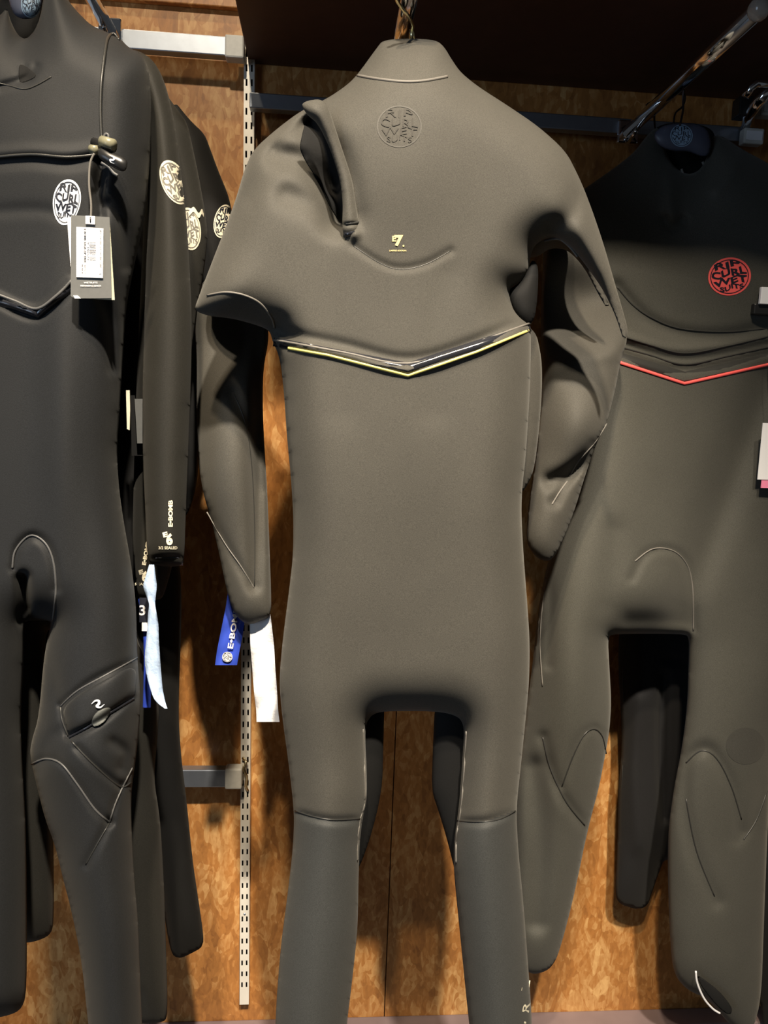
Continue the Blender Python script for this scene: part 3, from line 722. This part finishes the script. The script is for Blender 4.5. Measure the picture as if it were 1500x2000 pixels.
cA = Cloth(polyA, A0, .070, 90, step=4, bumps=[(60,300,.01,140,150),(120,800,.012,40,300),(165,1470,.012,70,70)],
    folds=[([(0,170),(50,152),(70,130)], -.004, 8), ([(47,134),(51,150)], -.004, 12), ([(-20,320),(60,314),(130,320),(190,308)], -.004, 12), ([(-20,300),(60,294),(130,298),(190,290)], .003, 12),
           ([(0,412),(80,410),(130,425)], -.002, 14), ([(-10,585),(74,618),(140,560)], -.007, 8),
           ([(-10,575),(72,604),(138,550)], .006, 7), ([(28,1110),(36,1070),(62,1048),(88,1062),(104,1100),(110,1150)], -.006, 9), ([(44,1130),(48,1180),(48,1212)], -.03, 12),
           ([(200,310),(192,370),(196,420)], -.012, 12), ([(210,400),(240,440),(252,520)], -.008, 14),
           ([(200,570),(220,640),(225,720)], -.010, 12), ([(120,1375),(180,1330),(268,1286)], -.005, 7), ([(133,1440),(200,1405),(262,1360)], -.008, 7),
           ([(118,1380),(124,1415),(133,1437)], -.005, 6), ([(62,1492),(90,1482),(120,1492),(150,1530),(185,1580),(214,1606)], -.005, 8), ([(150,1460),(190,1500),(235,1535)], -.006, 8),
           ([(214,1606),(225,1570),(242,1530)], -.005, 7), ([(214,1606),(190,1650),(168,1690)], -.005, 9), ([(90,1300),(120,1400),(110,1470)], -.006, 20),
           ([(70,1500),(100,1440),(140,1430)], -.006, 16), ([(222,1450),(245,1470),(240,1500)], -.008, 12)])
cA.build(rootA, M_A, 'torso', [
    ('collar', [(-30,-80),(150,-80),(160,30),(110,120),(55,165),(0,150),(-30,60)]),
    ('chest_panel', [(-300,-100),(400,-100),(400,520),(240,500),(138,552),(72,602),(-10,572),(-300,450)]),
    ('leg', [(72,1212),(300,1100),(400,1300),(400,2300),(72,2300)]),
    ('leg', [(72,1212),(72,2300),(-300,2300),(-300,1212)])])
Cloth([(37,124),(52,130),(72,146),(66,154),(40,164),(36,150)], .0, .0025, 6, step=2, on=cA).build(rootA, M_IN, 'collar_fold_shade')  # shadow below the collar fold, modelled as a thin black patch
stripe(cA, [(-12,586),(74,616),(142,560),(160,500)], 14, M_GLOSS, rootA, 'chevron_tape', .0012, label='glossy black chest chevron')
seam(cA, [(-12,572),(30,588),(72,603),(110,578),(140,548)], .0018, M_SEAM_A, rootA)
seam(cA, [(-20,158),(20,168),(48,174),(72,166),(100,150)], .0010, M_SEAM_DK, rootA)
seam(cA, [(-20,308),(60,302),(130,307),(185,302),(198,296)], .0020, M_SEAM_DK, rootA)
seam(cA, [(24,1110),(30,1075),(58,1046),(86,1058),(103,1092),(109,1150),(103,1212)], .0014, M_SEAM_A, rootA)
seam(cA, [(62,1492),(90,1482),(120,1492),(150,1530),(185,1580),(214,1606)], .0014, M_SEAM_A, rootA)
seam(cA, [(214,1606),(225,1570),(243,1530),(258,1500)], .0014, M_SEAM_A, rootA)
seam(cA, [(214,1606),(190,1648),(168,1688)], .0010, M_SEAM_DK, rootA)
seam(cA, [(140,1448),(180,1490),(232,1535),(256,1528)], .0012, M_SEAM_DK, rootA)
seam(cA, [(118,1380),(150,1350),(200,1322),(240,1300),(268,1284)], .0012, M_SEAM_A, rootA)
seam(cA, [(118,1380),(121,1405),(133,1437)], .0012, M_SEAM_DK, rootA)
pk = Cloth([(122,1384),(150,1358),(200,1330),(266,1296),(266,1350),(262,1362),(215,1388),(170,1418),(134,1437),(128,1415)], .001, .005, 5, step=3, on=cA).build(rootA, M_A, 'pocket_flap', )[0]
stripe(cA, [(134,1440),(170,1421),(216,1392),(262,1364)], 4, M_GLOSS, rootA, 'pocket_zip', .003)
pu = Cloth([(178,1414),(182,1398),(196,1384),(217,1381),(215,1395),(203,1412),(185,1421)], .005, .003, 6, step=2, on=cA).build(rootA, mat_plain('zip pull rubber', (.075, .080, .075), .6), 'zip_pull', )
def wave(mb, lift, cx, cy, s, rot=0):
    c, sn = math.cos(math.radians(rot)), math.sin(math.radians(rot))
    for pts, w in (([(-1.1, -.1), (-.5, -.55), (.1, -.5), (.1, -.05), (-.3, .35), (.3, .55), (1.0, .1)], .26),):
        L = spline(pts, 6); v = []; n = len(mb.v)
        for i, (x, y) in enumerate(L):
            a = L[max(i-1, 0)]; b = L[min(i+1, len(L)-1)]; t = (b-a)/np.linalg.norm(b-a); ww = w*math.sin(math.pi*(i+1.5)/(len(L)+2))
            for q in (-1, 1):
                X = (x-t[1]*q*ww/2*1.6)*s; Y = (y+t[0]*q*ww/2*1.6)*s
                mb.v.append(lift(cx+X*c-Y*sn, cy+X*sn+Y*c))
        for i in range(len(L)-1): mb.f.append((n+2*i, n+2*i+1, n+2*i+3, n+2*i+2))
mb = MB(); wave(mb, lambda x, y: cA.P(x, y, .0085), 192, 1375, 12, -5); mb.build('pocket_print', M_WHT, rootA, False, label='small white wave mark on the pocket flap')
def egg(u, v): return u*(1.0+.10*v*-1), v
round_logo(lambda x, y, e: cA.P(x, y, e), 130, 395, 27, 45, 8, M_WHT, M_INK, rootA, 'chest_logo', label='white oval logo with dark letters on the chest', squash=egg)
Cloth([(-6,20),(6,-20),(40,-50),(80,-46),(90,-10),(84,40),(60,90),(20,90)], A0-.045, .010, 18, step=4).build(rootA, M_IN, 'collar_back')
# sleeve A
slA = [(240,96),(270,98),(298,116),(318,150),(333,200),(345,262),(353,330),(363,410),(369,500),(375,620),(373,750),(367,900),(363,1000),(360,1098),(352,1107),(306,1106),(288,1098),(284,1000),(279,900),(278,780),(281,640),(286,500),(290,400),(288,300),(282,200),(262,140)]
cAs = Cloth(slA, A0-.052, .042, 46, step=4, folds=[([(288,1092),(320,1090),(362,1088)], -.006, 5)])
cAs.build(rootA, M_B, 'sleeve')
stripe(cAs, [(304,1097),(330,1097),(357,1096)], 17, M_GLOSS, rootA, 'cuff_band', .001, label='glossy black cuff band')
def left_of(poly):
    P = np.array(poly, float)
    return lambda x, y: bool(inside(np.array([x]), np.array([y]), P)[0])
round_logo(lambda x, y, e: cAs.P(x, y, e), 341, 356, 25, 46, -24, M_CRM, M_GREYP, rootA, 'sleeve_logo', label='half a cream round logo wrapping round the sleeve', clip=left_of(cAs.poly))
def ebomb(cl, cx, cy, k, mat, parent, tail='3/2 SEALED', tilt=-90):
    mb = MB(); lift = lambda x, y: cl.P(x, y, .0009)
    put_text(mb, lift, 'E•BOMB', (cx+4, cy-75*k, 52*k, 9*k, tilt), bold=.05)
    put_text(mb, lift, '6', (cx+2, cy-25*k, 13*k, 24*k, 0), bold=.06)
    put_text(mb, lift, 'E', (cx-6*k, cy-34*k, 10*k, 10*k, -15), bold=.05)
    put_text(mb, lift, tail, (cx-1, cy-8*k, 37*k, 6*k, 0), bold=.03)
    return mb.build('sleeve_print', mat, parent, label='cream lettering and mark above the cuff')
ebomb(cAs, 329, 1078, 1.0, M_CRM, rootA)

# hanger in A's collar
ha = thing('hanger', 'navy plastic hanger with a slate blue round logo in the front left suit collar', 'hanger', at(55, 0, A0))
hanger(ha, None, A0+.01, (60, 8, 19, 27, 0), M_BLKW, [(58,-40,A0),(58,-70,A0+.01),(70,-95,A0+.01),(90,-90,A0+.01)],
       [(16,-20),(28,-40),(60,-50),(86,-38),(84,0),(78,22),(66,36),(44,38),(28,30),(18,8)])

# cord, clasp and tags hanging on A
cd = thing('key_cord', 'thin black cord loop over the shoulder of the front left suit', 'cord', at(200, 180, A0+.08))
MB().tube([at(x, y, cA.depth(x, y)+.003) for x, y in spline([(232,78),(222,66),(210,76),(204,110),(198,160),(196,210),(198,262),(200,274)], 6)], .0017, 8).build('cord', M_SEAM_DK, cd)
MB().tube([at(x, y, .61) for x, y in spline([(200,276),(206,262),(212,266),(208,280)], 6)], .0016, 8).build('loop', M_SEAM_A, cd)
tg = thing('cord_toggle', 'black cord toggle with pale ends and a white wave mark on its tab', 'toggle', at(208, 290, .62))
MB().tube([at(183, 279, .615), at(222, 288, .625)], .0058, 12).build('barrel', M_BLK, tg)
MB().tube([at(199, 276, .622), at(222, 283, .628)], .0062, 12).build('barrel_end', M_BEIGE, tg)
MB().tube([at(178, 291, .618), at(190, 293, .622)], .0048, 12).build('barrel_end', M_BEIGE, tg)
tabp = [(191,290),(200,288),(250,310),(247,333),(236,336),(190,308)]
ct = Cloth(tabp, .624, .006, 8, step=2.5); ct.build(tg, M_BLK, 'tab')
mb = MB(); wave(mb, lambda x, y: ct.P(x, y, .001), 219, 312, 8.5, 55); mb.build('tab_print', M_WHT, tg, False)
MB().tube([at(x, y, .622) for x, y in spline([(198,318),(212,326),(222,338),(230,343)], 5)], .0018, 8).build('loop', M_SEAM_A, tg)
hc = thing('tag_string', 'thin grey string holding the hang tag of the front left suit', 'string', at(176, 360, .62))
MB().tube([at(x, y, .624) for x, y in spline([(184,300),(176,320),(174,360),(178,400),(177,432)], 6)], .0013, 8).build('string', M_SEAM_D, hc)
def card(root, pts, d, th, mat, name, label=None):
    a = [at(x, y, d) for x, y in pts]; b = [Vector((p.x, p.y+th, p.z)) for p in a]; n = len(a)
    return obj(name, a+b, [tuple(range(n)), tuple(reversed(range(n, 2*n)))]+[(i, n+i, n+(i+1) % n, (i+1) % n) for i in range(n)], mat, root, False, label)
ht = thing('hang_tag', 'grey hang tag with white barcode label on the front left suit', 'tag', at(178, 430, .63))
card(ht, [(131,425),(150,422),(160,560),(138,520),(134,470)], .612, .0006, M_LAB, 'leaf')
card(ht, [(150,424),(214,428),(224,586),(150,582)], .620, .0006, M_CARDC, 'leaf')
cardo = card(ht, [(139,420),(214,424),(218,582),(146,583),(138,578)], .630, .0008, M_TAG, 'card')
MB().box(at(166.5, 421, .6325), at(186, 439, .6315), .0008).build('eyelet_patch', M_LAB, ht, smooth=False)
MB().tube([at(176.5, 424, .633), at(176.5, 434, .633)], .0007, 6).build('eyelet', M_BLK, ht)
lb = card(ht, [(149,443),(202,446),(201,543),(149,541)], .6322, .0006, M_LAB, 'barcode_label')
mb = MB(); x0 = 175
for k in range(22):
    w = random.choice([.8, 1.2, 1.8]); y = 472+k*1.75
    a = at(174.5, y, .6326); b = at(187, y+w*.6, .6324); mb.box(a, b)
mb.build('barcode', M_INK, lb, smooth=False)
mb = MB(); lf = lambda x, y: at(x, y, .6326)
put_text(mb, lf, 'JPY 141,00  US 141,00  GBP', (196, 486, 74, 3.4, 90)); put_text(mb, lf, 'E BOMB 32GB ZIP FREE', (166, 480, 66, 3.4, 90), bold=.02)
put_text(mb, lf, 'WETSUIT', (166, 526, 18, 3, 90)); put_text(mb, lf, 'BLACK', (161, 526, 18, 3, 90)); put_text(mb, lf, '9 346571', (172, 490, 34, 2.5, 90))
put_text(mb, lf, 'L', (196, 536, 3, 3.4, 90), bold=.02)
mb.build('lettering', M_INK, lb, False)
mb = MB(); put_text(mb, lambda x, y: at(x, y, .6312), 'WETSUITS', (177, 552, 27, 3.2, 0), bold=.02); put_text(mb, lambda x, y: at(x, y, .6312), 'PERFORMANCE SEARCH', (177, 558, 40, 3.2, 0), bold=.02)
mb.build('card_print', M_LAB, cardo, False)
card(ht, [(143,577),(152,577),(158,583),(146,583)], .6312, .0006, M_LAB, 'corner_fold')

# ------------------------------------------------------------------ wetsuit B, C behind A
B0 = .40
rootB = thing('wetsuit', 'second wetsuit from the front on the left arm, brownish leg beside the front one', 'wetsuit', at(60, 100, B0), 'wetsuits hanging from the arms')
polyB = [(-20,90),(40,60),(120,60),(200,110),(240,200),(250,400),(235,700),(225,950),(240,1150),(268,1250),(300,1330),(311,1380),(308,1440),(300,1520),(313,1600),(320,1720),(324,1840),(328,1985),(318,1998),(250,2000),(215,1900),(190,1700),(160,1500),(130,1300),(115,1230),(85,1230),(96,1400),(104,1600),(106,1800),(98,1828),(60,1842),(20,1840),(-20,1600),(-60,1200),(-80,600),(-60,200)]
cB = Cloth(polyB, B0, .045, 60, step=7, folds=[([(275,1940),(280,1985)], -.01, 6)])
cB.build(rootB, M_B, 'torso', [('leg', [(100,1230),(400,1230),(400,2100),(115,2100)]), ('leg', [(100,1230),(115,2100),(-200,2100),(-200,1230)])])
slB = [(300,150),(345,212),(366,240),(377,290),(388,343),(400,410),(406,455),(400,520),(385,600),(372,700),(362,850),(352,1000),(340,1090),(334,1115),(322,1158),(314,1172),(268,1172),(264,1120),(258,1060),(260,980),(262,900),(268,700),(280,450),(290,250)]
cBs = Cloth(slB, B0-.005, .035, 46, step=4)
cBs.build(rootB, M_B, 'sleeve')
round_logo(lambda x, y, e: cBs.P(x, y, e), 370, 447, 22, 42, -8, M_CRM, M_GREYP, rootB, 'sleeve_logo', label='cream round logo half hidden by the front sleeve', clip=left_of(cBs.poly))
mb = MB(); L = spline([(368,418),(378,408),(388,420),(394,412),(398,418)], 5)
for i, (x, y) in enumerate(L[:-1]):
    x2, y2 = L[i+1]; n = len(mb.v); mb.v += [cBs.P(x, y-4, .002), cBs.P(x2, y2-4, .002), cBs.P(x2, y2+6, .002), cBs.P(x, y+6, .002)]; mb.f.append((n, n+1, n+2, n+3))
mb.build('logo_tip', M_CRM, rootB)
ebomb(cBs, 281, 1148, .9, M_CRM, rootB, 'SEALED', -80)
C0 = .28
rootC = thing('wetsuit', 'rearmost black wetsuit of the left arm, its leg ending beside the low crossbar', 'wetsuit', at(60, 100, C0), 'wetsuits hanging from the arms')
polyC = [(20,120),(80,90),(140,110),(260,180),(300,300),(290,600),(300,900),(340,1060),(353,1110),(355,1200),(348,1392),(354,1480),(364,1560),(376,1680),(388,1760),(398,1830),(396,1850),(372,1863),(350,1873),(333,1863),(315,1750),(290,1600),(250,1400),(200,1250),(150,1240),(120,1500),(60,1700),(20,1500),(-40,1200),(-40,600),(-20,250)]
cC = Cloth(polyC, C0, .045, 55, step=7)
cC.build(rootC, M_C, 'torso', [('leg', [(180,1250),(500,1250),(500,2000),(180,2000)])])
slC = [(335,190),(370,234),(400,262),(411,292),(428,338),(447,383),(456,430),(450,520),(425,620),(400,720),(392,850),(386,940),(370,1000),(350,1020),(345,900),(350,700),(350,450),(335,300)]
cCs = Cloth(slC, C0+.01, .035, 46, step=4)
cCs.build(rootC, M_C, 'sleeve')
round_logo(lambda x, y, e: cCs.P(x, y, e), 436, 432, 18, 33, 12, M_CRM, M_INK, rootC, 'sleeve_logo', label='cream round logo half hidden by the middle suit shoulder', clip=left_of(cCs.poly))
for nm, r0, dd in (('second', B0, .40), ('rearmost', C0, .28)):
    hh = thing('hanger', 'hanger of the %s suit on the left arm, inside its collar' % nm, 'hanger', at(100, 60, dd))
    MB().tube([at(*p) for p in ((-60,160,dd),(60,90,dd),(110,70,dd),(220,130,dd))], .006, 8).build('bar', M_NAVY, hh)
    MB().tube([(at(95, 80, dd).x, -dd, at(95, 80, dd).z), (xa-.01, -dd, za+.012), (xa, -dd, za+.02), (xa+.014, -dd, za+.010)], .0018, 8).build('hook', M_BLKW, hh)

# glimpsed tags between torso and sleeve
t = thing('hang_tag', 'black hang tag with a pale edge in the gap between torso and sleeve', 'tag', at(262, 765, .44))
card(t, [(255,772),(263,772),(279,890),(257,890)], .44, .002, M_BLK, 'card')
card(t, [(246,762),(253,762),(254,800),(253,840),(248,838),(247,800)], .452, .002, M_CRM, 'leaf')
card(t, [(263,779),(282,779),(282,866),(268,866)], .455, .001, M_TAG, 'leaf')

# ribbons at the cuffs
def ribbon(name, label, cat, rows, d, mat, part, parent=None, thk=.0006):
    """rows: (xl, xr, y, twist depth)"""
    t = parent or thing(name, label, cat, at((rows[0][0]+rows[0][1])/2, rows[0][2], d))
    L = spline([(a, b, c_, e) for a, b, c_, e in rows], 6); v = []; f = []
    K = 5
    for (xl, xr, y, e) in L:
        for k in range(K):
            u = k/(K-1); v.append(at(xl+(xr-xl)*u, y, d+e*(u-.5)*2+.0015*math.sin(y*.13+u*5)))
    n = len(v); v += [Vector((p.x, p.y+thk, p.z)) for p in v]
    for i in range(len(L)-1):
        for k in range(K-1):
            a = i*K+k; f.append((a, a+K, a+K+1, a+1)); f.append((n+a, n+a+1, n+a+K+1, n+a+K))
    for i in range(len(L)-1):
        for k in (0, K-1):
            a = i*K+k; f.append((a, n+a, n+a+K, a+K))
    o = obj(part, v, f, mat, t); return t, o, L
tw, _, _ = ribbon('cuff_tape', 'twisted pale blue tape hanging from the front left sleeve cuff', 'tape',
    [(291,301,1103,0),(284,304,1128,.003),(280,306,1145,.004),(286,304,1165,.004),(291,303,1180,-.002),(289,306,1200,.004),(288,309,1220,.004),(286,310,1245,.004),(283,312,1280,.004),(284,314,1305,.004),(292,317,1340,-.003),(303,322,1368,-.004),(322,327,1384,-.002)], .52, M_ICE, 'tape')
ribbon('cuff_tape', 'crinkled white tape hanging from the middle suit left cuff', 'tape',
    [(487,528,1200,0),(488,531,1225,.002),(489,535,1260,-.003),(493,538,1310,.003),(496,541,1350,-.003),(500,543,1385,.002),(501,546,1410,0)], .408, M_PAPER, 'tape')
rb, _, _ = ribbon('brand_ribbon', 'royal blue ribbon with white lettering under the middle suit left cuff', 'ribbon',
    [(446,476,1150,0),(441,480,1185,.002),(436,478,1210,.002),(430,474,1240,.003),(424,468,1270,.002),(420,463,1299,0)], .385, M_BLUE, 'ribbon')
mb = MB(); lf = lambda x, y: at(x, y, .3895)
put_text(mb, lf, 'E•BOMB', (456, 1226, 82, 11, -81), bold=.03)
mb.build('ribbon_lettering', M_LAB, rb, False)
round_logo(lambda x, y, e: at(x, y, .389+e), 444, 1283, 10, 10, 0, M_LAB, M_INK, rb, 'ribbon_logo', bold=0)
r2, _, _ = ribbon('brand_ribbon', 'blue ribbon behind the pale blue tape on the left', 'ribbon', [(270,300,1170,0),(276,300,1210,0),(280,300,1250,0),(281,296,1300,0),(279,294,1382,0)], .475, M_BLUE, 'ribbon')
MB().box(at(272, 1168, .482), at(296, 1215, .480)).build('dark_patch', M_INK, r2, smooth=False)
MB().box(at(277, 1216, .482), at(294, 1232, .480)).build('white_patch', M_LAB, r2, smooth=False)
mb = MB(); put_text(mb, lambda x, y: at(x, y, .4825), '3', (278, 1192, 12, 20, 0), bold=.02); mb.build('ribbon_lettering', M_LAB, r2, False)
